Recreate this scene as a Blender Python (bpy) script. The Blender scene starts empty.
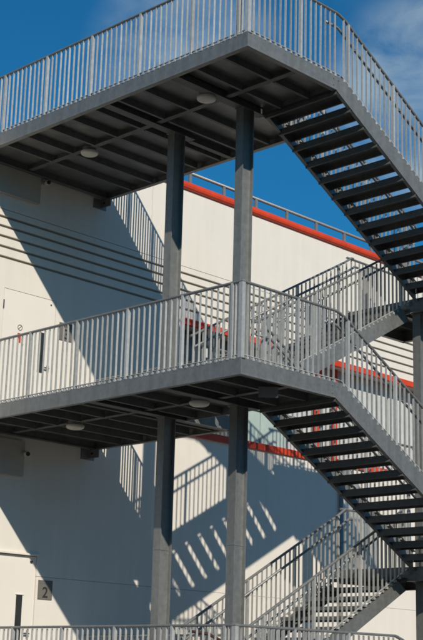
import bpy, math, random
from mathutils import Matrix, Vector
R_ = math.radians
random.seed(7)
sc = bpy.context.scene
col = sc.collection

# ------------------------------------------------------------------ camera
# X runs along the wall (away from the viewer), Y runs towards the wall, Z up
F_PX, YAW, PITCH, ROLL = 1366.6552, 0.7792, 0.2567, 0.0271
CAM = Vector((-13.1707, -12.4249, -4.2468))
cam_d = bpy.data.cameras.new('camera')
cam_d.sensor_fit = 'HORIZONTAL'; cam_d.sensor_width = 36.0
cam_d.lens = 36.0*F_PX/423.0
cam_d.clip_start = 0.1; cam_d.clip_end = 3000
cam = bpy.data.objects.new('camera', cam_d); col.objects.link(cam)
fw = Vector((math.cos(YAW)*math.cos(PITCH), math.sin(YAW)*math.cos(PITCH), math.sin(PITCH)))
rt = Vector((math.sin(YAW), -math.cos(YAW), 0))
up = rt.cross(fw)
rt2 = rt*math.cos(ROLL) + up*math.sin(ROLL); up2 = up*math.cos(ROLL) - rt*math.sin(ROLL)
cam.matrix_world = Matrix(((rt2.x, up2.x, -fw.x, CAM.x), (rt2.y, up2.y, -fw.y, CAM.y), (rt2.z, up2.z, -fw.z, CAM.z), (0, 0, 0, 1)))
sc.camera = cam

# ------------------------------------------------------------------ sky, sun, exposure
SUN_DIR = Vector((0.568, 1.0, -0.642)).normalized()      # direction the light travels
to_sun = -SUN_DIR
elev = math.asin(to_sun.z)
azim = math.atan2(to_sun.x, to_sun.y)                     # measured from +Y towards +X
w = bpy.data.worlds.new('World'); sc.world = w; w.use_nodes = True
nt = w.node_tree; nt.nodes.clear()
out = nt.nodes.new('ShaderNodeOutputWorld'); bg = nt.nodes.new('ShaderNodeBackground')
sky = nt.nodes.new('ShaderNodeTexSky'); sky.sky_type = 'NISHITA'; sky.sun_disc = False
sky.sun_elevation = elev; sky.sun_rotation = azim
sky.air_density = 1.0; sky.dust_density = 0.3; sky.ozone_density = 3.0; sky.altitude = 300
bg.inputs['Strength'].default_value = 0.096
tc = nt.nodes.new('ShaderNodeTexCoord'); mp = nt.nodes.new('ShaderNodeMapping')
mp.inputs['Scale'].default_value = (9, 9, 17); mp.inputs['Location'].default_value = (0.35, 1.1, 0.2)
no = nt.nodes.new('ShaderNodeTexNoise'); no.inputs['Scale'].default_value = 1.6
no.inputs['Detail'].default_value = 7; no.inputs['Roughness'].default_value = 0.55; no.inputs['Distortion'].default_value = 0.4
rp = nt.nodes.new('ShaderNodeValToRGB')
rp.color_ramp.elements[0].position = 0.33; rp.color_ramp.elements[0].color = (0.05, 0.05, 0.05, 1)
rp.color_ramp.elements[1].position = 0.66; rp.color_ramp.elements[1].color = (0.75, 0.75, 0.75, 1)
mx = nt.nodes.new('ShaderNodeMixRGB'); mx.inputs['Color2'].default_value = (3.9, 5.0, 5.8, 1)
L = nt.links.new
L(tc.outputs['Generated'], mp.inputs['Vector']); L(mp.outputs['Vector'], no.inputs['Vector'])
L(no.outputs['Fac'], rp.inputs['Fac'])
def sky_dir(px, py):
    d = fw + rt2*((px-211.5)/F_PX) - up2*((py-320)/F_PX)
    return d.normalized()
nrm = nt.nodes.new('ShaderNodeVectorMath'); nrm.operation = 'NORMALIZE'; L(tc.outputs['Generated'], nrm.inputs[0])
def patch(d, r0, r1, amp):      # soft disc of cloudy sky round a direction (angles in degrees)
    dt = nt.nodes.new('ShaderNodeVectorMath'); dt.operation = 'DOT_PRODUCT'; dt.inputs[1].default_value = d; L(nrm.outputs[0], dt.inputs[0])
    mr = nt.nodes.new('ShaderNodeMapRange'); mr.interpolation_type = 'SMOOTHSTEP'; mr.clamp = True
    mr.inputs['From Min'].default_value = math.cos(R_(r1)); mr.inputs['From Max'].default_value = math.cos(R_(r0))
    mr.inputs['To Min'].default_value = 0; mr.inputs['To Max'].default_value = amp
    L(dt.outputs['Value'], mr.inputs['Value']); return mr.outputs['Result']
acc = None
for d, r0, r1, amp in ((sky_dir(432, 105), 1.0, 5.2, 1.25), (sky_dir(185, 60), 1.0, 4.6, 0.8), (sky_dir(700, -200), 4, 16, 0.9), (sky_dir(-900, -300), 8, 25, 0.6)):
    o_ = patch(d, r0, r1, amp)
    if acc is None: acc = o_
    else:
        ad = nt.nodes.new('ShaderNodeMath'); ad.operation = 'ADD'; ad.use_clamp = True; L(acc, ad.inputs[0]); L(o_, ad.inputs[1]); acc = ad.outputs[0]
ml = nt.nodes.new('ShaderNodeMath'); ml.operation = 'MULTIPLY'; L(rp.outputs['Color'], ml.inputs[0]); L(acc, ml.inputs[1])
L(ml.outputs[0], mx.inputs['Fac'])
tint = nt.nodes.new('ShaderNodeMixRGB'); tint.blend_type = 'MULTIPLY'; tint.inputs['Fac'].default_value = 1
tint.inputs['Color2'].default_value = (0.11, 0.66, 0.90, 1)      # deep polarised blue of the photograph
L(sky.outputs['Color'], tint.inputs['Color1']); L(tint.outputs['Color'], mx.inputs['Color1']); L(mx.outputs['Color'], bg.inputs['Color']); L(bg.outputs['Background'], out.inputs['Surface'])

sd = bpy.data.lights.new('sun', 'SUN'); sd.energy = 4.0; sd.angle = R_(0.5); sd.color = (1.0, 0.915, 0.79)
sun = bpy.data.objects.new('sun', sd); col.objects.link(sun)
sun.rotation_euler = SUN_DIR.to_track_quat('-Z', 'Y').to_euler(); sun.location = (-20, -40, 30)

sc.view_settings.view_transform = 'Standard'; sc.view_settings.look = 'None'
sc.view_settings.exposure = 0.0; sc.view_settings.gamma = 1.0; sc.view_settings.use_curve_mapping = False
sc.render.engine = 'CYCLES'; sc.cycles.filter_width = 1.8

# ------------------------------------------------------------------ materials
def mat(name, base, rough=0.6, metal=0.0, var=0.0, vscale=6.0, bump=0.0, bscale=60.0, streak=0.0, spec=0.4, second=None, pervar=0.0):
    m = bpy.data.materials.new(name); m.use_nodes = True
    t = m.node_tree; b = t.nodes['Principled BSDF']; l = t.links.new
    b.inputs['Base Color'].default_value = (*base, 1); b.inputs['Roughness'].default_value = rough
    b.inputs['Metallic'].default_value = metal; b.inputs['Specular IOR Level'].default_value = spec
    tc = t.nodes.new('ShaderNodeTexCoord'); geo = t.nodes.new('ShaderNodeNewGeometry')
    last = None
    if var:
        n = t.nodes.new('ShaderNodeTexNoise'); n.inputs['Scale'].default_value = vscale; n.inputs['Detail'].default_value = 6
        n.inputs['Roughness'].default_value = 0.65
        l(geo.outputs['Position'], n.inputs['Vector'])
        r = t.nodes.new('ShaderNodeValToRGB'); e = r.color_ramp.elements
        lo = second if second else tuple(c*(1-var) for c in base)
        e[0].position = 0.3; e[0].color = (*lo, 1); e[1].position = 0.7; e[1].color = (*[min(1, c*(1+var)) for c in base], 1)
        l(n.outputs['Fac'], r.inputs['Fac']); last = r.outputs['Color']
        l(last, b.inputs['Base Color'])
        rr = t.nodes.new('ShaderNodeMapRange'); rr.inputs['To Min'].default_value = max(0.05, rough-0.12); rr.inputs['To Max'].default_value = min(1, rough+0.12)
        l(n.outputs['Fac'], rr.inputs['Value']); l(rr.outputs['Result'], b.inputs['Roughness'])
    if streak:
        mpn = t.nodes.new('ShaderNodeMapping'); mpn.inputs['Scale'].default_value = (5, 5, 0.35)
        n2 = t.nodes.new('ShaderNodeTexNoise'); n2.inputs['Scale'].default_value = 1.3; n2.inputs['Detail'].default_value = 5
        l(geo.outputs['Position'], mpn.inputs['Vector']); l(mpn.outputs['Vector'], n2.inputs['Vector'])
        r2 = t.nodes.new('ShaderNodeValToRGB'); r2.color_ramp.elements[0].position = 0.35; r2.color_ramp.elements[0].color = (1-streak, 1-streak*1.05, 1-streak*1.2, 1)
        r2.color_ramp.elements[1].position = 0.6; r2.color_ramp.elements[1].color = (1, 1, 1, 1)
        l(n2.outputs['Fac'], r2.inputs['Fac'])
        mm = t.nodes.new('ShaderNodeMixRGB'); mm.blend_type = 'MULTIPLY'; mm.inputs['Fac'].default_value = 1
        if last: l(last, mm.inputs['Color1'])
        else: mm.inputs['Color1'].default_value = (*base, 1)
        l(r2.outputs['Color'], mm.inputs['Color2']); l(mm.outputs['Color'], b.inputs['Base Color'])
    if pervar:
        oi = t.nodes.new('ShaderNodeObjectInfo'); mr = t.nodes.new('ShaderNodeMapRange'); mr.inputs['To Min'].default_value = 1-pervar; mr.inputs['To Max'].default_value = 1+pervar
        l(oi.outputs['Random'], mr.inputs['Value']); vm = t.nodes.new('ShaderNodeVectorMath'); vm.operation = 'SCALE'
        src = b.inputs['Base Color'].links[0].from_socket
        l(src, vm.inputs[0]); l(mr.outputs['Result'], vm.inputs['Scale']); l(vm.outputs[0], b.inputs['Base Color'])
    if bump:
        n3 = t.nodes.new('ShaderNodeTexNoise'); n3.inputs['Scale'].default_value = bscale; n3.inputs['Detail'].default_value = 4
        l(geo.outputs['Position'], n3.inputs['Vector'])
        bp = t.nodes.new('ShaderNodeBump'); bp.inputs['Strength'].default_value = bump; bp.inputs['Distance'].default_value = 0.01
        l(n3.outputs['Fac'], bp.inputs['Height']); l(bp.outputs['Normal'], b.inputs['Normal'])
    return m

M = dict(
    wall=mat('painted_render', (0.77, 0.725, 0.65), 0.85, var=0.025, vscale=1.5, bump=0.12, bscale=40, streak=0.035, spec=0.2),
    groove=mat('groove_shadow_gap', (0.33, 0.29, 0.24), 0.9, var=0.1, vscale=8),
    steel=mat('galvanised_steel', (0.262, 0.268, 0.26), 0.55, metal=0.55, var=0.13, vscale=11, bump=0.08, bscale=25, streak=0.14, spec=0.5, pervar=0.07),
    rail=mat('galvanised_railing', (0.54, 0.54, 0.515), 0.5, metal=0.4, var=0.12, vscale=14, streak=0.08, spec=0.5, pervar=0.14),
    toprail=mat('galvanised_top_rail', (0.25, 0.255, 0.25), 0.5, metal=0.4, var=0.15, vscale=12, spec=0.5),
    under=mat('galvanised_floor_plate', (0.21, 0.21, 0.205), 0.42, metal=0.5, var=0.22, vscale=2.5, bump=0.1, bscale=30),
    frame=mat('shade_toned_frame_steel', (0.125, 0.13, 0.128), 0.6, metal=0.1, var=0.2, vscale=7, spec=0.35),  # galvanised frame steel, colour darkened to stand in for underside shade
    tread=mat('stair_tread_steel', (0.13, 0.133, 0.13), 0.55, metal=0.1, pervar=0.15, var=0.2, vscale=8, bump=0.1),
    red=mat('red_paint', (0.66, 0.062, 0.02), 0.5, var=0.12, vscale=3, streak=0.12),
    bulk=mat('bulkhead_paint', (0.47, 0.44, 0.385), 0.8, var=0.04, vscale=2),
    interior=mat('grey_interior', (0.16, 0.165, 0.16), 0.4, var=0.35, vscale=4, spec=0.5),
    door=mat('painted_door', (0.79, 0.745, 0.67), 0.6, var=0.02, vscale=2, spec=0.3),
    dark=mat('dark_plastic', (0.03, 0.03, 0.032), 0.4, var=0.2),
    glass=mat('dark_glass', (0.03, 0.035, 0.035), 0.12, var=0.25, vscale=2, spec=0.7),
    panel=mat('pale_cladding', (0.60, 0.63, 0.61), 0.5, var=0.06, vscale=3, streak=0.15),
    green=mat('pale_green_glass', (0.42, 0.52, 0.47), 0.25, var=0.1, vscale=3, spec=0.6),
    white=mat('lamp_diffuser', (0.62, 0.60, 0.54), 0.45, var=0.05),
    plaque=mat('sign_plaque', (0.17, 0.16, 0.14), 0.45, var=0.05),
    ink=mat('sign_ink', (0.03, 0.03, 0.03), 0.6),
    thinink=mat('faded_sign_ink', (0.16, 0.15, 0.14), 0.6),
    ground=mat('concrete_ground', (0.19, 0.17, 0.14), 0.9, var=0.18, vscale=1.2, bump=0.3, bscale=20),
    asphalt=mat('asphalt', (0.045, 0.045, 0.046), 0.9, var=0.2, vscale=5, bump=0.4, bscale=80),
    roof=mat('roof_membrane', (0.35, 0.35, 0.34), 0.9, var=0.1),
    twig=mat('twig_bark', (0.06, 0.025, 0.02), 0.8, var=0.2),
    chrome=mat('brushed_handle', (0.25, 0.25, 0.25), 0.35, metal=0.8),
)

# ------------------------------------------------------------------ mesh helpers
class MB:
    def __init__(s): s.v = []; s.f = []
    def box(s, x0, x1, y0, y1, z0, z1):
        b = len(s.v)
        s.v += [(x0,y0,z0),(x1,y0,z0),(x1,y1,z0),(x0,y1,z0),(x0,y0,z1),(x1,y0,z1),(x1,y1,z1),(x0,y1,z1)]
        s.f += [tuple(b+i for i in q) for q in ((0,3,2,1),(4,5,6,7),(0,1,5,4),(1,2,6,5),(2,3,7,6),(3,0,4,7))]
        return s
    def prism_y(s, pts, y0, y1):            # polygon in (x, z), extruded along y; counter-clockwise seen from -y
        b = len(s.v); n = len(pts)
        s.v += [(x, y0, z) for x, z in pts] + [(x, y1, z) for x, z in pts]
        s.f.append(tuple(b+i for i in range(n))); s.f.append(tuple(b+n+i for i in reversed(range(n))))
        for i in range(n):
            j = (i+1) % n; s.f.append((b+j, b+i, b+n+i, b+n+j))
        return s
    def sweep(s, pts, wx, hz):               # rectangular bar following a polyline; wx across, hz high
        return s.ring_sweep(pts, [(-wx/2, -hz/2), (wx/2, -hz/2), (wx/2, hz/2), (-wx/2, hz/2)])
    def rounded(s, pts, wx, hz, c=0.3):
        a, b = wx/2, hz/2; k = min(a, b)*c*2
        return s.ring_sweep(pts, [(-a+k,-b),(a-k,-b),(a,-b+k),(a,b-k),(a-k,b),(-a+k,b),(-a,b-k),(-a,-b+k)])
    def tube(s, pts, r, n=10):
        return s.ring_sweep(pts, [(r*math.cos(2*math.pi*i/n), r*math.sin(2*math.pi*i/n)) for i in range(n)], True)
    def ring_sweep(s, pts, prof, perp=False):
        pts = [Vector(p) for p in pts]; b = len(s.v); n = len(prof)
        for i, p in enumerate(pts):
            d0 = (p-pts[i-1]).normalized() if i else None
            d1 = (pts[i+1]-p).normalized() if i < len(pts)-1 else None
            d0 = d0 or d1; d1 = d1 or d0
            t = (d0+d1).normalized()
            ref = Vector((0,0,1)) if abs(t.z) < 0.95 else Vector((0,1,0))
            side = t.cross(ref).normalized(); upv = side.cross(t).normalized()
            k = 1/max(0.4, t.dot(d1))
            horiz = abs(d0.z-d1.z) < 1e-6
            for a, c in prof:
                s.v.append(tuple(p + side*a*(k if horiz else 1) + upv*c*(1 if horiz else k)))
        for i in range(len(pts)-1):
            for j in range(n):
                k = (j+1) % n
                s.f.append((b+i*n+j, b+i*n+k, b+(i+1)*n+k, b+(i+1)*n+j))
        s.f.append(tuple(b+j for j in reversed(range(n)))); s.f.append(tuple(b+(len(pts)-1)*n+j for j in range(n)))
        return s
    def mesh(s, name, m, off=(0,0,0), smooth=False):
        me = bpy.data.meshes.new(name)
        me.from_pydata([(x-off[0], y-off[1], z-off[2]) for x, y, z in s.v], [], s.f)
        me.materials.append(m); me.validate(); 
        import bmesh as _b
        bm = _b.new(); bm.from_mesh(me); _b.ops.recalc_face_normals(bm, faces=bm.faces); bm.to_mesh(me); bm.free()
        if smooth:
            for p in me.polygons: p.use_smooth = True
        me.update(); return me

def root(o):
    p = Vector(o.location)
    while o.parent: o = o.parent; p = p + Vector(o.location)
    return p
def thing(name, label, cat, loc, group=None):
    o = bpy.data.objects.new(name, None); o.empty_display_size = 0.2; col.objects.link(o); o.location = loc
    o['label'] = label; o['category'] = cat
    if group: o['group'] = group
    return o
def part(name, mb, m, parent=None, smooth=False):
    off = root(parent) if parent else Vector((0,0,0))
    o = bpy.data.objects.new(name, mb.mesh(name, m, off, smooth)); col.objects.link(o); o.parent = parent
    return o
def place(name, me, parent, loc, rotz=0):     # a part that shares a mesh with its repeats
    o = bpy.data.objects.new(name, me); col.objects.link(o); o.parent = parent
    o.location = Vector(loc) - (root(parent) if parent else Vector((0,0,0))); o.rotation_euler = (0,0,rotz)
    return o
def single(name, mb, m, label, cat, group=None, smooth=False):
    # origin at the bottom centre of the mesh
    xs = [v[0] for v in mb.v]; ys = [v[1] for v in mb.v]; zs = [v[2] for v in mb.v]
    off = Vector(((min(xs)+max(xs))/2, (min(ys)+max(ys))/2, min(zs)))
    o = bpy.data.objects.new(name, mb.mesh(name, m, off, smooth)); o.location = off; col.objects.link(o)
    o['label'] = label; o['category'] = cat
    if group: o['group'] = group
    return o
def struct(name, mb, m):
    o = bpy.data.objects.new(name, mb.mesh(name, m)); col.objects.link(o); o['kind'] = 'structure'; return o

# ------------------------------------------------------------------ layout numbers (metres)
H = 1.10                      # guard rail height
W = 6.65                      # wall plane, Y
Z1, Z2, Z3, ZG = 4.8533, 0.0, -4.6482, -5.85
T = 0.235                     # deck frame depth
LB = 2.05                     # stair head
XF = 3.13                     # far edge of the walkway
YO = 1.52                     # outer flight spans Y 0..YO
YI0, YI1 = 1.62, 3.08         # inner flight
XL = 7.92                     # far edge of the half landings
G = 1.165                     # post grid
UP1 = dict(zt=Z1, zb=Z2, n=15); UP2 = dict(zt=Z2, zb=Z3, n=14)

# ------------------------------------------------------------------ ground
g = MB().box(-600, 900, -600, 900, ZG-0.5, ZG); struct('ground', g, M['asphalt'])
pv = MB().box(-40, 60, -3.0, W, ZG+0.001, ZG+0.12); struct('pavement', pv, M['ground'])

# unseen dark ridge added behind the viewer to block low sky light
hm = MB(); NA = 72
def ridge(a): return 19 + 5*math.sin(a*3.1+0.6) + 2.5*math.sin(a*7.7) + 1.2*math.sin(a*19)
for i in range(NA+1):
    a = R_(98 + 292*i/NA)            # from beyond the left end of the wall round to its right end
    c_, s_ = math.cos(a), math.sin(a)
    for rr_, hh in ((85, 0.0), (92, 0.45), (100, 0.8), (112, 1.0), (150, 0.7), (200, 0.0)):
        hm.v.append((rr_*c_, rr_*s_-5, ZG-0.1+hh*ridge(a)))
for i in range(NA):
    for k in range(5): hm.f.append((i*6+k, (i+1)*6+k, (i+1)*6+k+1, i*6+k+1))
struct('sky_block_ridge', hm, mat('sky_block_dark', (0.06, 0.062, 0.032), 0.95, var=0.35, vscale=0.25, bump=0.6, bscale=0.8))

# ------------------------------------------------------------------ building
bld = thing('building', 'cream painted building wall with dark horizontal grooves and red band along the roof edge', 'building', (10, W, ZG))
WY0, WY1 = W, W+0.045         # skin
XA, XB = -1.5, 40.0
XJ = 4.37
wall = MB()
D2 = (0.89, 2.062, 0.02, 2.385)      # door on the middle level
D3 = (0.86, 1.965, Z3+0.02, -2.265)  # door on the lowest level
OPX0, OPX1, OPZ0, OPZ1 = 5.35, 24.0, 0.42, 2.74   # red framed opening
def skin(x0, x1, z0, z1): wall.box(x0, x1, WY0, WY1, z0, z1)
gz = [3.69, 3.515, 3.33, 3.14, 2.95]; gw = 0.052
bands = []; zz = 2.76
for c in reversed(gz): bands.append((zz, c-gw/2)); zz = c+gw/2
bands.append((zz, 3.826)); bands.append((3.838, 4.10))
J = 0.006
for a, b in bands: skin(XA, XB, a, b)
for x0, x1, top in ((XA, 2.5, 5.05), (2.5, XJ-J, 5.47), (XJ+J, XB, 5.47)):
    skin(x0, x1, 4.10, top)
# column of skin left of the doors, between, right
for z0, z1, D in ((Z3-1.1, -2.603, D3),):
    skin(XA, D[0]-0.012, z0, z1); skin(D[1]+0.012, XB, z0, z1); skin(D[0]-0.012, D[1]+0.012, z0, D[2]-0.01)
skin(XA, D3[0]-0.012, -2.597, -0.6); skin(D3[1]+0.012, XB, -2.597, -0.6)
skin(D3[0]-0.012, D3[1]+0.012, D3[3]+0.012, -0.6)
skin(XA, D2[0]-0.008, -0.6, 2.76); skin(D2[1]+0.008, OPX0, -0.6, 2.76)
skin(D2[0]-0.008, D2[1]+0.008, -0.6, D2[2]-0.008); skin(D2[0]-0.008, D2[1]+0.008, D2[3]+0.008, 2.76)
skin(OPX0, OPX1, -0.6, OPZ0); skin(OPX1, XB, -0.6, 2.76)
part('wall', wall, M['wall'], bld)
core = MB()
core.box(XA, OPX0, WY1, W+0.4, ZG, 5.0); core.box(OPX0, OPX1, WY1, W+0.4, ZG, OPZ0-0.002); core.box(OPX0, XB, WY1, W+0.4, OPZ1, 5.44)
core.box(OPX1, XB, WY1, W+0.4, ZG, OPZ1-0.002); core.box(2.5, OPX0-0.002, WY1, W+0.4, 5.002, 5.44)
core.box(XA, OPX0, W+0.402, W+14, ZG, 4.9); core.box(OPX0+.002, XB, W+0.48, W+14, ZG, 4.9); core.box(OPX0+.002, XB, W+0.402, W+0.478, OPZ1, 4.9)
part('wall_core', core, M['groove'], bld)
part('roof', MB().box(XA, XB, W+0.4, W+14, 4.905, 5.0), M['roof'], bld)
# rounded red coping along the roof edge
cp = MB()
prof = [(0.40, 5.44), (0.40, 5.66), (0.02, 5.655), (-0.04, 5.642), (-0.08, 5.60), (-0.092, 5.55), (-0.08, 5.505), (-0.05, 5.482), (-0.003, 5.475)]
for xa, xb in ((2.5, XB),):
    b = len(cp.v); n = len(prof)
    for X in (xa, xb): cp.v += [(X, W+y, z) for y, z in prof]
    cp.f += [tuple(b+i for i in range(n)), tuple(b+n+i for i in range(n))] + [(b+i, b+(i+1) % n, b+n+(i+1) % n, b+n+i) for i in range(n)]
part('roof_coping', cp, M['red'], bld)
YP = W+0.45
for X in range(4, 40, 3):
    cj = MB(); b = 0; n = len(prof); X0 = X+0.37
    for xx in (X0, X0+0.05): cj.v += [(xx, W+(y-0.004 if y < 0.3 else y-0.001), z+(0.003 if z > 5.56 else -0.001)) for y, z in prof]
    cj.f += [tuple(range(n)), tuple(n+i for i in range(n))] + [(i, (i+1) % n, n+(i+1) % n, n+i) for i in range(n)]
    part('coping_joint', cj, M['red'], bld)
# red framed band of glazing and cladding
part('lintel', MB().box(OPX0, OPX1, W-0.05, W+0.04, 2.63, OPZ1+0.018), M['red'], bld)
part('soffit', MB().box(OPX0, OPX1, W+0.042, YP-0.01, 2.66, 2.70), M['panel'], bld)
part('infill_backing', MB().box(OPX0, OPX1, YP-0.008, YP+0.02, 0.43, 2.655), M['panel'], bld)
part('sill', MB().box(OPX0, OPX1, W-0.05, YP-0.01, OPZ0-0.03, 0.525), M['red'], bld)
for x0, x1 in ((OPX0, OPX0+0.1), (9.84, 10.04), (10.50, 10.60), (15.0, 15.2), (20.0, 20.2)):
    part('mullion', MB().box(x0, x1, W+0.30, W+0.36, 0.527, 2.655), M['red'], bld)
edges = [5.46, 6.35, 7.25, 8.1, 8.95, 9.79]
for i in range(len(edges)-1):
    a, b = edges[i]+0.012, edges[i+1]-0.012
    if i < 2:
        w_ = part('window', MB().box(a, b, YP-0.06, YP-0.01, 0.53, 2.65), M['interior'], bld)
        fr = MB().box(a, b, YP-0.1, YP-0.062, 1.45, 1.50); fr.box(a, a+0.05, YP-0.1, YP-0.062, 0.53, 1.449); fr.box(a, a+0.05, YP-0.1, YP-0.062, 1.501, 2.595)
        part('window_frame', fr, M['panel'], w_)
    else:
        mbp = MB().box(a, b, YP-0.06, YP-0.01, 0.53, 2.65)
        part('infill_panel', mbp, M['green'] if i < 4 else M['panel'], bld)
        fr = MB().box(a, b, YP-0.1, YP-0.062, 1.32, 1.37); part('crossbar', fr, M['steel'], bld)
x = 10.66
while x < OPX1-0.3:
    if not (14.9 < x+0.45 < 15.4 or 19.9 < x+0.45 < 20.4):
        p_ = MB(); k = x
        for q_ in range(4): p_.box(k, k+0.21, YP-0.065, YP-0.01, 0.53, 2.65); p_.box(k+0.21, k+0.235, YP-0.045, YP-0.01, 0.53, 2.65); k += 0.235
        part('infill_panel', p_, M['panel'], bld)
        part('crossbar', MB().box(x, x+0.96, YP-0.1, YP-0.067, 1.28, 1.31), M['steel'], bld)
    x += 0.98
# raised bulkhead panels above the doors
for zb, zt in ((4.11, 4.66), (-0.92, -0.30)):
    part('bulkhead_panel', MB().box(-1.2, 1.50, W-0.07, W-0.002, zb, zt), M['bulk'], bld)
# doors
def door(D, inset):
    d = part('door', MB().box(D[0], D[1], W+inset, W+0.04+inset*0.2, D[2], D[3]), M['door'], bld)
    return d
d2 = door(D2, 0.004)
part('glass_slot', MB().box(1.715, 1.83, W-0.004, W+0.003, 1.0, 1.74), M['glass'], d2)
hd = MB().box(1.925, 1.965, W-0.02, W+0.003, 1.02, 1.16); hd.box(1.85, 1.95, W-0.055, W-0.035, 1.085, 1.11); hd.box(1.935, 1.955, W-0.036, W-0.021, 1.085, 1.11)
part('handle', hd, M['chrome'], d2)
part('hinge', MB().tube([(0.882, W-0.012, 2.02), (0.882, W-0.012, 2.17)], 0.012, 8), M['dark'], d2)
part('door_closer', MB().box(1.94, 1.965, W-0.012, W+0.003, 2.285, 2.305), M['dark'], d2)
d3 = door(D3, 0.02)
part('glass_slot', MB().box(1.575, 1.705, W+0.012, W+0.0195, -3.75, -2.935), M['glass'], d3)
part('slot_frame', MB().box(1.55, 1.73, W+0.006, W+0.0195, -2.932, -2.915), M['door'], d3)
hd = MB().box(1.83, 1.87, W-0.002, W+0.019, -3.66, -3.52); hd.box(1.74, 1.86, W-0.045, W-0.025, -3.59, -3.565); hd.box(1.84, 1.86, W-0.026, W-0.003, -3.59, -3.565)
part('handle', hd, M['chrome'], d3)
part('lintel_trim', MB().box(D3[0]-0.2, D3[1]+0.03, W-0.05, W-0.001, D3[3]+0.012, D3[3]+0.045), M['door'], bld)
part('door_closer', MB().box(1.83, 1.87, W-0.012, W+0.019, -2.37, -2.34), M['dark'], d3)

# ------------------------------------------------------------------ things on the wall
def text_mesh(body, size, m, parent, x, z, y):
    cu = bpy.data.curves.new('letter', 'FONT'); cu.body = body; cu.size = size; cu.extrude = 0.001; cu.align_x = 'CENTER'; cu.offset = size*0.015
    tmp = bpy.data.objects.new('tmp', cu); col.objects.link(tmp)
    me = bpy.data.meshes.new_from_object(tmp.evaluated_get(bpy.context.evaluated_depsgraph_get()))
    bpy.data.objects.remove(tmp)
    me.materials.clear(); me.materials.append(m)
    me.transform(Matrix.Rotation(math.pi/2, 4, 'X'))
    o = bpy.data.objects.new('numeral', me); col.objects.link(o); o.parent = parent
    o.location = Vector((x, y, z)) - root(parent); return o
sg = thing('level_sign', 'grey square plaque with a black number 2 to the right of the lowest door', 'sign', (2.175, W, -2.985))
part('plaque', MB().box(2.02, 2.335, W-0.014, W-0.001, -2.985, -2.655), M['plaque'], sg)
text_mesh('2', 0.26, M['ink'], sg, 2.175, -2.95, W-0.017)
part('header_line', MB().box(2.05, 2.31, W-0.017, W-0.0145, -2.715, -2.700), M['thinink'], sg)
s3 = thing('level_sign', 'grey square plaque with a black number 3, partly behind the middle railing beside the door', 'sign', (2.34, W, 1.69))
part('plaque', MB().box(2.17, 2.51, W-0.014, W-0.001, 1.69, 2.02), M['plaque'], s3)
text_mesh('3', 0.26, M['ink'], s3, 2.34, 1.725, W-0.017)
part('header_line', MB().box(2.20, 2.48, W-0.017, W-0.0145, 1.96, 1.975), M['thinink'], s3)
for sgn, cx, z0_ in ((s3, 2.34, 1.69), (sg, 2.1775, -2.985)):
    for dx in (-0.14, 0.14):
        for dz in (0.018, 0.312):
            part('screw', MB().tube([(cx+dx, W-0.0145, z0_+dz), (cx+dx, W-0.018, z0_+dz)], 0.006, 6), M['chrome'], sgn)
ns = MB()
N = 28
for i in range(N):
    a0, a1 = 2*math.pi*i/N, 2*math.pi*(i+1)/N
    b = len(ns.v)
    for a, r in ((a0, .044), (a1, .044), (a1, .054), (a0, .054)):
        ns.v.append((1.28+r*math.cos(a), W-0.003, 1.735+r*math.sin(a)))
    for a, r in ((a0, .044), (a1, .044), (a1, .054), (a0, .054)):
        ns.v.append((1.28+r*math.cos(a), W+0.002, 1.735+r*math.sin(a)))
    ns.f += [(b, b+1, b+2, b+3), (b+4, b+7, b+6, b+5), (b+3, b+2, b+6, b+7), (b, b+4, b+5, b+1)]
ns.prism_y([(1.28-.036, 1.735-.028), (1.28-.028, 1.735-.036), (1.28+.036, 1.735+.028), (1.28+.028, 1.735+.036)], W-0.003, W+0.002)
single('prohibition_sign', ns, M['thinink'], 'thin dark circle with a slash, a prohibition symbol on the middle door', 'sign')
rs = MB().box(1.235, 1.305, W-0.006, W+0.002, 1.46, 1.63); rs.box(1.345, 1.37, W-0.006, W+0.002, 1.42, 1.45)
single('warning_sign', rs, M['red'], 'small red rectangular notice stuck on the middle door below the circle symbol', 'sign')
def camera_(x, z, label):
    t = thing('security_camera', label, 'camera', (x, W, z), 'wall cameras beside the bulkhead panels')
    part('mount', MB().tube([(x, W-0.001, z), (x, W-0.05, z)], 0.055, 16), M['white'], t)
    part('camera_body', MB().tube([(x+.01, W-0.05, z-.01), (x-.03, W-0.20, z-.035)], 0.045, 14), M['white'], t, True)
    part('lens', MB().tube([(x-.03, W-0.2005, z-.0352), (x-.034, W-0.215, z-.038)], 0.038, 14), M['dark'], t)
camera_(1.60, 4.56, 'small wall camera under the top deck, at the corner of the upper bulkhead panel')
camera_(1.50, -0.50, 'small wall camera under the middle deck, beside the lower bulkhead panel')
dp = thing('downpipe', 'dark vertical drainpipe on the shaded wall behind the lower flights', 'pipe', (10.28, W-0.08, ZG+0.12))
part('pipe', MB().tube([(10.28, W-0.07, ZG+0.12), (10.28, W-0.07, 0.38)], 0.045, 12), M['steel'], dp, True)
for z in (-4.5, -2.9, -1.3): part('bracket', MB().box(10.21, 10.35, W-0.125, W-0.001, z, z+0.03), M['steel'], dp)
# roof guard rail
rr = thing('roof_railing', 'low grey tube railing standing on the roof behind the red coping', 'railing', (20, W+0.55, 5.0))
part('top_rail', MB().tube([(4.0, W+0.55, 6.16), (34, W+0.55, 6.16)], 0.035, 10), M['toprail'], rr, True)
part('middle_rail', MB().tube([(4.0, W+0.55, 5.86), (34, W+0.55, 5.86)], 0.022, 8), M['toprail'], rr, True)
k = 4.89
pm = MB().box(-0.035, 0.035, -0.025, 0.025, 0, 1.13).mesh('post', M['toprail'])
while k < 33: place('post', pm, rr, (k, W+0.55, 5.0)); k += 1.04

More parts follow.
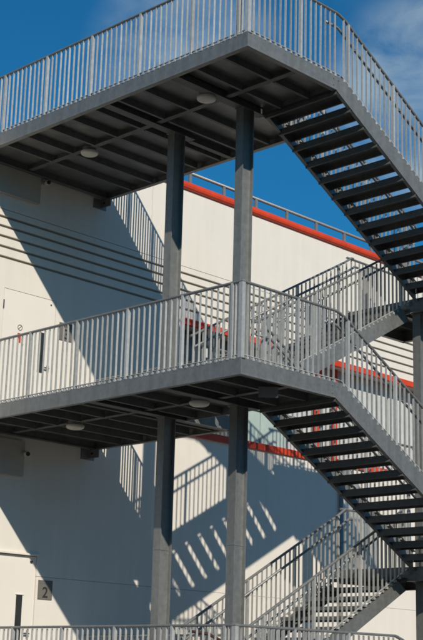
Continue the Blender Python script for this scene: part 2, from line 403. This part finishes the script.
# ------------------------------------------------------------------ columns
GC = 'steel columns carrying the stair'
def ibeam(mb, x0, x1, y0, y1, z0, z1, tf=0.016):
    yc = (y0+y1)/2
    mb.box(x0, x0+tf, y0, y1, z0, z1); mb.box(x1-tf, x1, y0, y1, z0, z1); mb.box(x0+tf, x1-tf, yc-0.028, yc-0.018, z0, z1)
def column(x0, yc, segs, label, splice=None):
    x1 = x0+0.25; y0, y1 = yc-0.08, yc+0.08
    t = thing('steel_column', label, 'column', ((x0+x1)/2, yc, ZG+0.12), GC)
    for z0, z1 in segs:
        m = MB(); ibeam(m, x0, x1, y0, y1, z0+0.016, z1-0.014); part('shaft', m, M['steel'], t)
        part('base_plate', MB().box(x0-0.05, x1+0.05, y0-0.05, y1+0.05, z0+0.001, z0+0.0155), M['steel'], t)
        for bx in (x0-0.012, x1+0.012):
            for by in (y0+0.02, y1-0.02):
                part('bolt', MB().tube([(bx, by, z0+0.017), (bx, by, z0+0.035)], 0.010, 6), M['toprail'], t)
        part('cap_plate', MB().box(x0-0.02, x1+0.02, y0-0.02, y1+0.02, z1-0.0135, z1-0.001), M['steel'], t)
    if splice is not None:
        m = MB()
        m.box(x0-0.004, x0, y0-0.004, y1+0.004, splice, splice+0.02); m.box(x1, x1+0.004, y0-0.004, y1+0.004, splice, splice+0.02)
        m.box(x0, x1, yc-0.036, yc-0.029, splice, splice+0.02)
        m.box(x0, x0+0.016, y0-0.004, y0, splice, splice+0.02); m.box(x1-0.016, x1, y0-0.004, y0, splice, splice+0.02)
        part('splice', m, M['steel'], t)
segs = [(ZG+0.12, Z3-T), (Z3, Z2-T), (Z2, Z1-T)]
column(1.55, 1.60, segs, 'right-hand grey steel column rising behind the deck corners', -2.33)
column(1.55, 3.18, segs, 'left-hand grey steel column rising behind the long deck railings', -2.33)
column(6.25, 1.60, [(ZG+0.12, -2.324-T), (-2.324, 2.4265-T)], 'grey steel column at the right edge carrying the half landings')

# ------------------------------------------------------------------ decks
GD = 'stair decks, one above the other'
def fascia(mb_parent, name, kind, a, b, fixed, z, side):
    """channel: web plus two inward flanges. kind 'y' runs along y at x=fixed; 'x' runs along x at y=fixed; side = inward direction"""
    m = MB(); t = 0.012; fl = 0.085
    if kind == 'y':
        s0, s1 = sorted((fixed, fixed+side*t)); m.box(s0, s1, a, b, z-T, z)
        s0, s1 = sorted((fixed+side*t, fixed+side*fl)); m.box(s0, s1, a, b, z-T, z-T+0.012); m.box(s0, s1, a, b, z-0.022, z-0.010)
    else:
        s0, s1 = sorted((fixed, fixed+side*t)); m.box(a, b, s0, s1, z-T, z)
        s0, s1 = sorted((fixed+side*t, fixed+side*fl)); m.box(a, b, s0, s1, z-T, z-T+0.012); m.box(a, b, s0, s1, z-0.022, z-0.010)
    return part(name, m, M['steel'], mb_parent)
def beam_x(par, x0, x1, y, z, wd=0.10, dp=T, name='main_beam'):
    m = MB(); m.box(x0, x1, y-wd/2, y+wd/2, z-dp, z-dp+0.012); m.box(x0, x1, y-0.005, y+0.005, z-dp+0.012, z-0.02); m.box(x0, x1, y-wd/2, y+wd/2, z-0.020, z-0.009)
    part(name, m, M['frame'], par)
def beam_y(par, y0, y1, x, z, wd=0.10, dp=T-0.03, name='cross_beam'):
    m = MB(); m.box(x-wd/2, x+wd/2, y0, y1, z-dp, z-dp+0.012); m.box(x-0.005, x+0.005, y0, y1, z-dp+0.012, z-0.02)
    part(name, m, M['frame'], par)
def deck(z, ysplit, xo, label, bend):
    t = thing('walkway_deck', label, 'deck', (1.5, 3.3, z), GD)
    fl = MB(); zt = z-0.008
    fl.box(0.013, xo-0.013, 0.013, YO+0.03, z-0.0085, z-0.001)
    x_mid = LB if ysplit > 2 else XF
    if ysplit > 2:
        fl.box(0.013, LB, YO+0.032, ysplit, z-0.0085, z-0.001); fl.box(0.013, XF-0.013, ysplit+0.002, W-0.01, z-0.0085, z-0.001)
    else:
        fl.box(0.013, XF-0.013, YO+0.032, W-0.01, z-0.0085, z-0.001)
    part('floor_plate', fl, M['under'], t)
    so = MB(); ZS = z-0.105
    so.box(0.014, xo-0.014, 0.014, YO, ZS, ZS+0.004)
    if ysplit > 2:
        so.box(0.014, LB-0.014, YO+0.004, ysplit, ZS, ZS+0.004); so.box(0.014, XF-0.014, ysplit+0.016, W-0.01, ZS, ZS+0.004)
    else:
        so.box(0.014, XF-0.014, YO+0.05, W-0.01, ZS, ZS+0.004)
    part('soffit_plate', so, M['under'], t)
    fascia(t, 'fascia', 'y', 0.0, W-0.003, 0.0, z, 1)
    # outer fascia with mitred end where the stringer takes over
    m = MB(); m.prism_y([(0.012, z-T), (bend-0.03, z-T), (bend+0.15, z), (0.012, z)], 0.0, 0.012)
    m.box(0.086, bend-0.03, 0.012, 0.085, z-T, z-T+0.012)
    part('fascia', m, M['steel'], t)
    part('fascia', MB().box(xo-0.012, xo, 0.012, YO, z-T, z-0.010), M['steel'], t)
    fascia(t, 'fascia', 'y', ysplit, W-0.003, XF, z, -1)
    if ysplit > 2:
        part('fascia', MB().box(LB-0.012, LB, YO+0.002, ysplit, z-T, z-0.010), M['steel'], t)
    fascia(t, 'fascia', 'x', LB+0.002, XF-0.013, ysplit+0.003, z, 1)
    lipm = MB().box(-0.008, -0.001, -0.008, W-0.003, z-T-0.004, z-T+0.022); lipm.box(-0.0005, bend-0.04, -0.008, -0.001, z-T-0.004, z-T+0.022)
    part('edge_angle', lipm, M['steel'], t)
    for bx, bz in ((bend-0.10, -0.06), (bend-0.10, -0.17), (bend+0.02, -0.06)):
        part('bolt', MB().tube([(bx, 0.001, z+bz), (bx, -0.012, z+bz)], 0.011, 6), M['toprail'], t)
    # main beams on the column lines
    beam_x(t, 0.09, LB-0.014, 1.60, z, 0.16); beam_x(t, 0.09, (LB-0.014), 3.18, z, 0.16); beam_x(t, LB+0.002, XF-0.09, 3.235, z, 0.10)
    beam_x(t, 0.09, XF-0.09, W-0.12, z, 0.10, name='wall_beam')
    segy = [(0.09, 1.53), (1.67, 3.11), (3.29, W-0.18)]
    for a, b in segy: beam_y(t, a, b, 1.17, z)
    # joists
    for i in range(1, 12):
        y = i*G/2
        if abs(y-1.60) < 0.2 or abs(y-3.18) < 0.2 or y > W-0.3: continue
        xe = LB-0.02 if y < ysplit else XF-0.09
        for a, b in ((0.09, 1.115), (1.225, xe)):
            m = MB(); m.box(a, b, y-0.03, y+0.02, z-0.218, z-0.106)
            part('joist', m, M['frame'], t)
    # wall bracket below the far corner
    bk = MB().box(XF-0.10, XF-0.085, W-0.27, W-0.001, z-T-0.16, z-T-0.001); bk.box(XF-0.30, XF+0.02, W-0.016, W-0.001, z-T-0.19, z-T-0.001)
    b_ = part('wall_bracket', bk, M['steel'], t)
    part('bolt', MB().tube([(XF-0.101, W-0.1, z-T-0.08), (XF-0.125, W-0.1, z-T-0.08)], 0.022, 6), M['dark'], b_)
    return t
deck(Z1, YO+0.04, LB, 'topmost steel walkway deck, seen from below against the sky', LB)
deck(Z2, 3.10, LB, 'middle steel walkway deck projecting from the door level', LB)
deck(Z3, 3.10, 3.41, 'lowest steel walkway deck below the bottom railing', 3.41)

# ceiling lamps under decks
GLp = 'round lamps under the decks'
def lamp(x, y, z, label):
    t = thing('ceiling_lamp', label, 'lamp', (x, y, z), GLp)
    part('lamp_base', MB().tube([(x, y, z+0.07), (x, y, z+0.0)], 0.12, 24), M['toprail'], t)
    m = MB(); n = 28; rings = [(0.15, 0.0), (0.155, -0.02), (0.145, -0.045), (0.11, -0.062), (0.05, -0.07)]
    for r, dz in rings: m.v += [(x+r*math.cos(2*math.pi*i/n), y+r*math.sin(2*math.pi*i/n), z+dz-0.001) for i in range(n)]
    for a in range(len(rings)-1):
        for i in range(n): j = (i+1) % n; m.f.append((a*n+i, a*n+j, (a+1)*n+j, (a+1)*n+i))
    m.f.append(tuple(range(n))); m.f.append(tuple((len(rings)-1)*n+i for i in range(n)))
    part('diffuser', m, M['white'], t, False)
lamp(1.22, 4.90, Z1-T, 'round lamp under the top deck near the wall, left of the columns')
lamp(0.90, 1.72, Z1-T, 'round lamp under the top deck beside the right-hand column')
lamp(1.22, 4.90, Z2-T, 'round lamp under the middle deck near the wall, left of the columns')
lamp(1.05, 1.83, Z2-T, 'round lamp under the middle deck between the two columns')
lamp(7.1, 1.9, 2.4265-T, 'round lamp under the upper half landing at the right')
fl = thing('floodlight', 'square grey floodlight hanging under the outer corner of the middle deck', 'lamp', (1.2, 0.45, -0.3))
m = MB().box(-0.14, 0.14, -0.09, 0.09, -0.03, 0.03); me = m.mesh('lamp_housing', M['frame'])
o = place('lamp_housing', me, fl, (0.86, 0.27, -0.30)); o.rotation_euler = Vector((-0.62, -0.55, -0.75)).to_track_quat('-Z', 'Y').to_euler()
part('bracket', MB().box(0.90, 0.93, 0.28, 0.32, -0.27, -0.106), M['steel'], fl)
# ------------------------------------------------------------------ railings
def post_mesh(h, a=0.05, b=0.016):
    return MB().box(-a/2, a/2, -b/2, b/2, 0, h).mesh('post', M['rail'])
BAL = MB().box(-0.016, 0.016, -0.005, 0.005, 0.0, H-0.04)
BAL.box(-0.026, 0.026, -0.019, 0.019, -0.012, 0.026)
BAL_ME = BAL.mesh('baluster', M['rail'])
POST_ME = post_mesh(H-0.02, 0.052, 0.040); CPOST_ME = post_mesh(H+0.0, 0.065, 0.065)
def lerp(a, b, t): return a+(b-a)*t
def run(t, p0, p1, grid0, foot=0.0, skip_posts=(), n_between=10, first=True, last=True, bottom=True):
    """balusters and posts along p0->p1 (base line, z may slope). grid0: parameter distance of first post along the run"""
    p0, p1 = Vector(p0), Vector(p1); d = p1-p0; hl = math.hypot(d.x, d.y)
    rz = math.atan2(d.y, d.x) + math.pi/2
    step = G/n_between; k = -int(grid0/step)
    while grid0 + k*step < hl-0.03:
        s = grid0 + k*step
        if s > 0.03:
            p = p0 + d*(s/hl)
            if k % n_between == 0:
                place('post', POST_ME, t, p, rz)
            else:
                o = place('baluster', BAL_ME, t, p + Vector((random.uniform(-.0015, .0015), random.uniform(-.0015, .0015), 0)), rz + random.uniform(-.05, .05))
                o.rotation_euler.x = random.uniform(-.0035, .0035); o.rotation_euler.y = random.uniform(-.0035, .0035)
        k += 1
    if bottom:
        m = MB().sweep([p0+Vector((0,0,0.045)), p1+Vector((0,0,0.045))], 0.03, 0.010); part('bottom_rail', m, M['rail'], t)
def top(t, pts, name='top_rail'):
    part(name, MB().rounded([Vector(p)+Vector((0,0,H-0.016)) for p in pts], 0.05, 0.036, 0.3), M['toprail'], t)
def grip(t, pts, off, posts=()):
    ps = [Vector(p)+Vector((off[0], off[1], H-0.20)) for p in pts]
    part('handrail', MB().tube(ps, 0.021, 10), M['toprail'], t, True)
    for q in posts:
        a = Vector(q)+Vector((0,0,H-0.26)); b = Vector(q)+Vector((off[0], off[1], H-0.225))
        part('bracket', MB().tube([a, b], 0.007, 6), M['rail'], t)
e = 0.02
GR = 'deck guard railings'
def deck_rail(z, bend, label):
    t = thing('deck_railing', label, 'railing', (e, e, z), GR)
    run(t, (e, e, z), (e, W-0.03, z), G)
    run(t, (e, e, z), (bend, e, z), G)
    place('corner_post', CPOST_ME, t, (e+0.012, e+0.012, z))
    place('post', POST_ME, t, (e, 0.20, z), 0)
    top(t, [(e, W-0.01, z), (e, e, z), (bend-0.07, e, z), (bend-0.0, e, z-0.012)])
    return t
deck_rail(Z1, LB+0.07, 'light grey baluster railing round the topmost deck, against the blue sky')
deck_rail(Z2, LB+0.07, 'light grey baluster railing round the middle deck')
deck_rail(Z3, 3.50, 'light grey baluster railing along the bottom of the view')
def far_rail(z, y0, xin, label):
    t = thing('inner_railing', label, 'railing', (XF-e, 4.8, z), 'railings on the far deck edges')
    run(t, (XF-e, y0, z), (XF-e, W-0.03, z), 0.45)
    pts = [(XF-e, W-0.01, z), (XF-e, y0, z)]
    place('corner_post', CPOST_ME, t, (XF-e, y0, z))
    if xin:
        run(t, (xin, y0, z), (XF-e, y0, z), 0.0, last=False); pts.append((xin, y0, z))
    top(t, pts)
far_rail(Z1, YO+0.06, LB+0.05, 'railing on the far side of the top deck, casting bar shadows on the wall')
far_rail(Z2, 3.12, LB+0.25, 'railing on the far side of the middle deck, next to the rising flight')
far_rail(Z3, 3.12, LB+0.25, 'railing on the far side of the lowest deck, beside the bottom flight')

# ------------------------------------------------------------------ stair flights and half landings
def tread_mesh(run_, wid, rising=False):
    m = MB(); n = 0.012
    if rising:
        m.box(-n, run_-0.01, 0, wid, -0.006, 0); m.box(-n, -n+0.006, 0, wid, -0.06, -0.006); m.box(run_-0.016, run_-0.01, 0, wid, -0.075, -0.006)
        return m.mesh('tread', M['tread'])
    m.box(-n, run_+0.004, 0, wid, -0.006, 0); m.box(-n, -n+0.006, 0, wid, -0.105, -0.006); m.box(run_-0.002, run_+0.004, 0, wid, -0.105, -0.006); m.box(run_-0.035, run_-0.002, 0, wid, -0.105, -0.099); m.box(-n+0.006, 0.03, 0, wid, -0.105, -0.099)
    return m.mesh('tread', M['tread'])
GF = 'steel stair flights'
def stringer(t, pts, y, side, name='stringer'):
    """pts: polygon (x,z) of the plate; channel lips along lower and upper sloped edges"""
    a, b = sorted((y, y+side*0.012)); m = MB().prism_y(pts, a, b)
    return part(name, m, M['steel'], t)
def lip(t, x0, z0, x1, z1, y, side):
    a, b = sorted((y+side*0.012, y+side*0.065))
    m = MB().prism_y([(x0, z0), (x1, z1), (x1, z1+0.012), (x0, z0+0.012)], a, b); part('stringer_lip', m, M['steel'], t)
def flight_down(zt, n, h, r, x0, label, rl):
    sl = h/r; um = x0+(n-1)*r; zm = zt-n*h
    t = thing('stair_flight', label, 'stairs', (x0, YO/2, zt), GF)
    for y, s in ((0.0, 1), (YO, -1)):
        xt = x0+0.15
        pts = [(x0-0.03, zt-T), (um+0.0, zt-T-sl*(um-x0+0.03)), (um+0.0, zt-sl*(um-xt)), (xt, zt)]
        if y > 0: pts = [(x0+0.001, zt-T-0.017), (um, zt-T-sl*(um-x0+0.03)), (um, zt-sl*(um-xt)), (xt, zt), (x0+0.001, zt)]
        stringer(t, pts, y, s)
        lip(t, x0, zt-T-sl*0.03, um, zt-T-sl*(um-x0+0.03), y, s)
        lip(t, xt+0.03, zt-0.014-sl*0.03, um, zt-0.014-sl*(um-xt), y, s)
    tm = tread_mesh(r, YO-0.03)
    for i in range(1, n): place('tread', tm, t, (x0+(i-1)*r, 0.015, zt-i*h))
    for y, off, side, lb in ((e, 0.075, 'outer', rl[0]), (YO-e, -0.075, 'inner', rl[1])):
        rt_ = thing('stair_railing', lb, 'railing', (x0, y, zt), 'stair flight railings')
        xs = x0+0.11; zs = zt+0.0
        ze = zt-sl*(um-xs)
        run(rt_, (xs, y, zs), (um, y, ze), (2*G-xs) % G if x0 < 3 else 0.5, bottom=True)
        tp = [(xs-0.04, y, zs-0.012), (xs+0.1, y, zs-0.1*sl), (um+0.02, y, ze)]
        if off < 0:
            place('corner_post', CPOST_ME, rt_, (xs-0.06, y, zs))
        top(rt_, tp)
        grip(rt_, [(xs-0.32, y, zs), (xs, y, zs), (um, y, ze)], (0, off), [(xs+0.4+1.165*k, y, zs-sl*(0.4+1.165*k)) for k in range(int((um-xs)/1.165))])
    return um, zm
def flight_up(zb, n, h, r, x0, label, rl, um=None):
    sl = h/r; um = x0+(n-1)*r; zm = zb+n*h
    t = thing('stair_flight', label, 'stairs', (x0, (YI0+YI1)/2, zb), GF)
    f_t = lambda x: zb+sl*(x-x0)+(0.14 if zb > -1 else 0.07)
    f_b = lambda x: zb+sl*(x-x0)-0.185
    for y, s in ((YI0, 1), (YI1, -1)):
        pts = [(x0+0.002, f_b(x0)), (um-0.06, f_b(um-0.06)), (um-0.27, f_t(um-0.27)), (x0+0.002, f_t(x0))]
        stringer(t, pts, y, s)
        lip(t, x0+0.01, f_b(x0+0.01), um-0.08, f_b(um-0.08), y, s); lip(t, x0+0.01, f_t(x0+0.01)-0.014, um-0.29, f_t(um-0.29)-0.014, y, s)
    tm = tread_mesh(r, YI1-YI0-0.03, True)
    for i in range(1, n): place('tread', tm, t, (x0+(i-1)*r, YI0+0.015, zb+i*h))
    for y, off, lb in ((YI0+e, 0.075, rl[0]), (YI1-e, -0.075, rl[1])):
        rt_ = thing('stair_railing', lb, 'railing', (x0, y, zb), 'stair flight railings')
        b0 = zb+sl*(x0-1.90); b1 = zb+sl*(um-1.90)
        run(rt_, (x0+0.02, y, b0+0.03), (um, y, b1+0.02), (2*G-x0) % G)
        top(rt_, [(x0-0.02, y, b0), (um-0.10, y, zm-0.13), (um+0.10, y, zm), (um+0.16, y, zm)])
        grip(rt_, [(x0, y, b0), (um, y, zm-0.07), (um+0.10, y, zm), (um+0.2, y, zm)], (0, off), [(x0+0.3+1.165*k, y, b0+sl*(0.3+1.165*k)) for k in range(int((um-x0)/1.165)+1)])
    return um, zm
def half_landing(um, z, label, rlab):
    t = thing('half_landing', label, 'landing', ((um+XL)/2, 1.55, z), 'half landings at the far end of the stair')
    y1 = 3.12
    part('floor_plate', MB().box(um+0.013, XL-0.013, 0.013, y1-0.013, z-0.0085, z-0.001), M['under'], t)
    fascia(t, 'fascia', 'y', 0.0, y1, um+0.001, z, 1); fascia(t, 'fascia', 'y', 0.0, y1, XL, z, -1)
    fascia(t, 'fascia', 'x', um+0.014, XL-0.013, 0.0, z, 1); fascia(t, 'fascia', 'x', um+0.014, XL-0.013, y1, z, -1)
    beam_x(t, um+0.09, XL-0.09, 1.60, z, 0.12)
    for y in (0.55, 1.08, 2.1, 2.6):
        part('joist', MB().box(um+0.09, XL-0.09, y, y+0.006, z-0.13, z-0.009), M['frame'], t)
    r_ = thing('landing_railing', rlab, 'railing', (XL-e, 1.55, z), 'half landing railings')
    run(r_, (um+0.02, e, z), (XL-e, e, z), 0.6); run(r_, (XL-e, e, z), (XL-e, y1-e, z), 0.75); run(r_, (um+0.02, y1-e, z), (XL-e, y1-e, z), 0.6)
    for q in ((XL-e, e, z), (XL-e, y1-e, z)): place('corner_post', CPOST_ME, r_, q)
    top(r_, [(um+0.02, e, z), (XL-e, e, z), (XL-e, y1-e, z), (um+0.02, y1-e, z)])
for (zt, zb, n, nm, rl) in (
    (Z1, Z2, 13, 'upper', ('outer railing of the flight descending from the top deck against the sky', 'inner railing of the flight descending from the top deck')),
    (Z2, Z3, 13, 'lower', ('outer railing of the flight descending from the middle deck', 'inner railing of the flight descending from the middle deck'))):
    h = (zt-zb)/(2*n); r = h/0.55
    um, zm = flight_down(zt, n, h, r, LB, 'outer %s flight descending to the right, its dark treads seen from below' % nm, rl)
    inner = (('near railing of the flight rising from the middle deck', 'far railing of the flight rising from the middle deck, under the red roof edge') if nm == 'upper'
             else ('near railing of the bottom flight rising from the lowest deck', 'far railing of the bottom flight, in front of the shaded wall'))
    flight_up(zb, n, h, r, LB, 'inner %s flight rising to the right behind the outer flight' % nm, inner)
    half_landing(um, zm, '%s half landing where two flights meet at the right edge' % nm, 'railing round the %s half landing' % nm)
flight_down(Z3, 7, (Z3-ZG-0.12)/7, 0.30, 3.41, 'short flight from the lowest deck to the ground', ('outer railing of the short flight to the ground', 'inner railing of the short flight to the ground'))

# twig in front of the wall at the bottom
tw = MB().tube([(0.75, 1.0, -4.64), (0.74, 0.95, -4.1), (0.62, 0.85, -3.86), (0.45, 0.70, -3.74), (0.25, 0.75, -3.66), (0.1, 0.95, -3.63)], 0.02, 7)
single('twig', tw, M['twig'], 'dark reddish twig bending behind the bottom railing near its corner', 'twig', smooth=True)
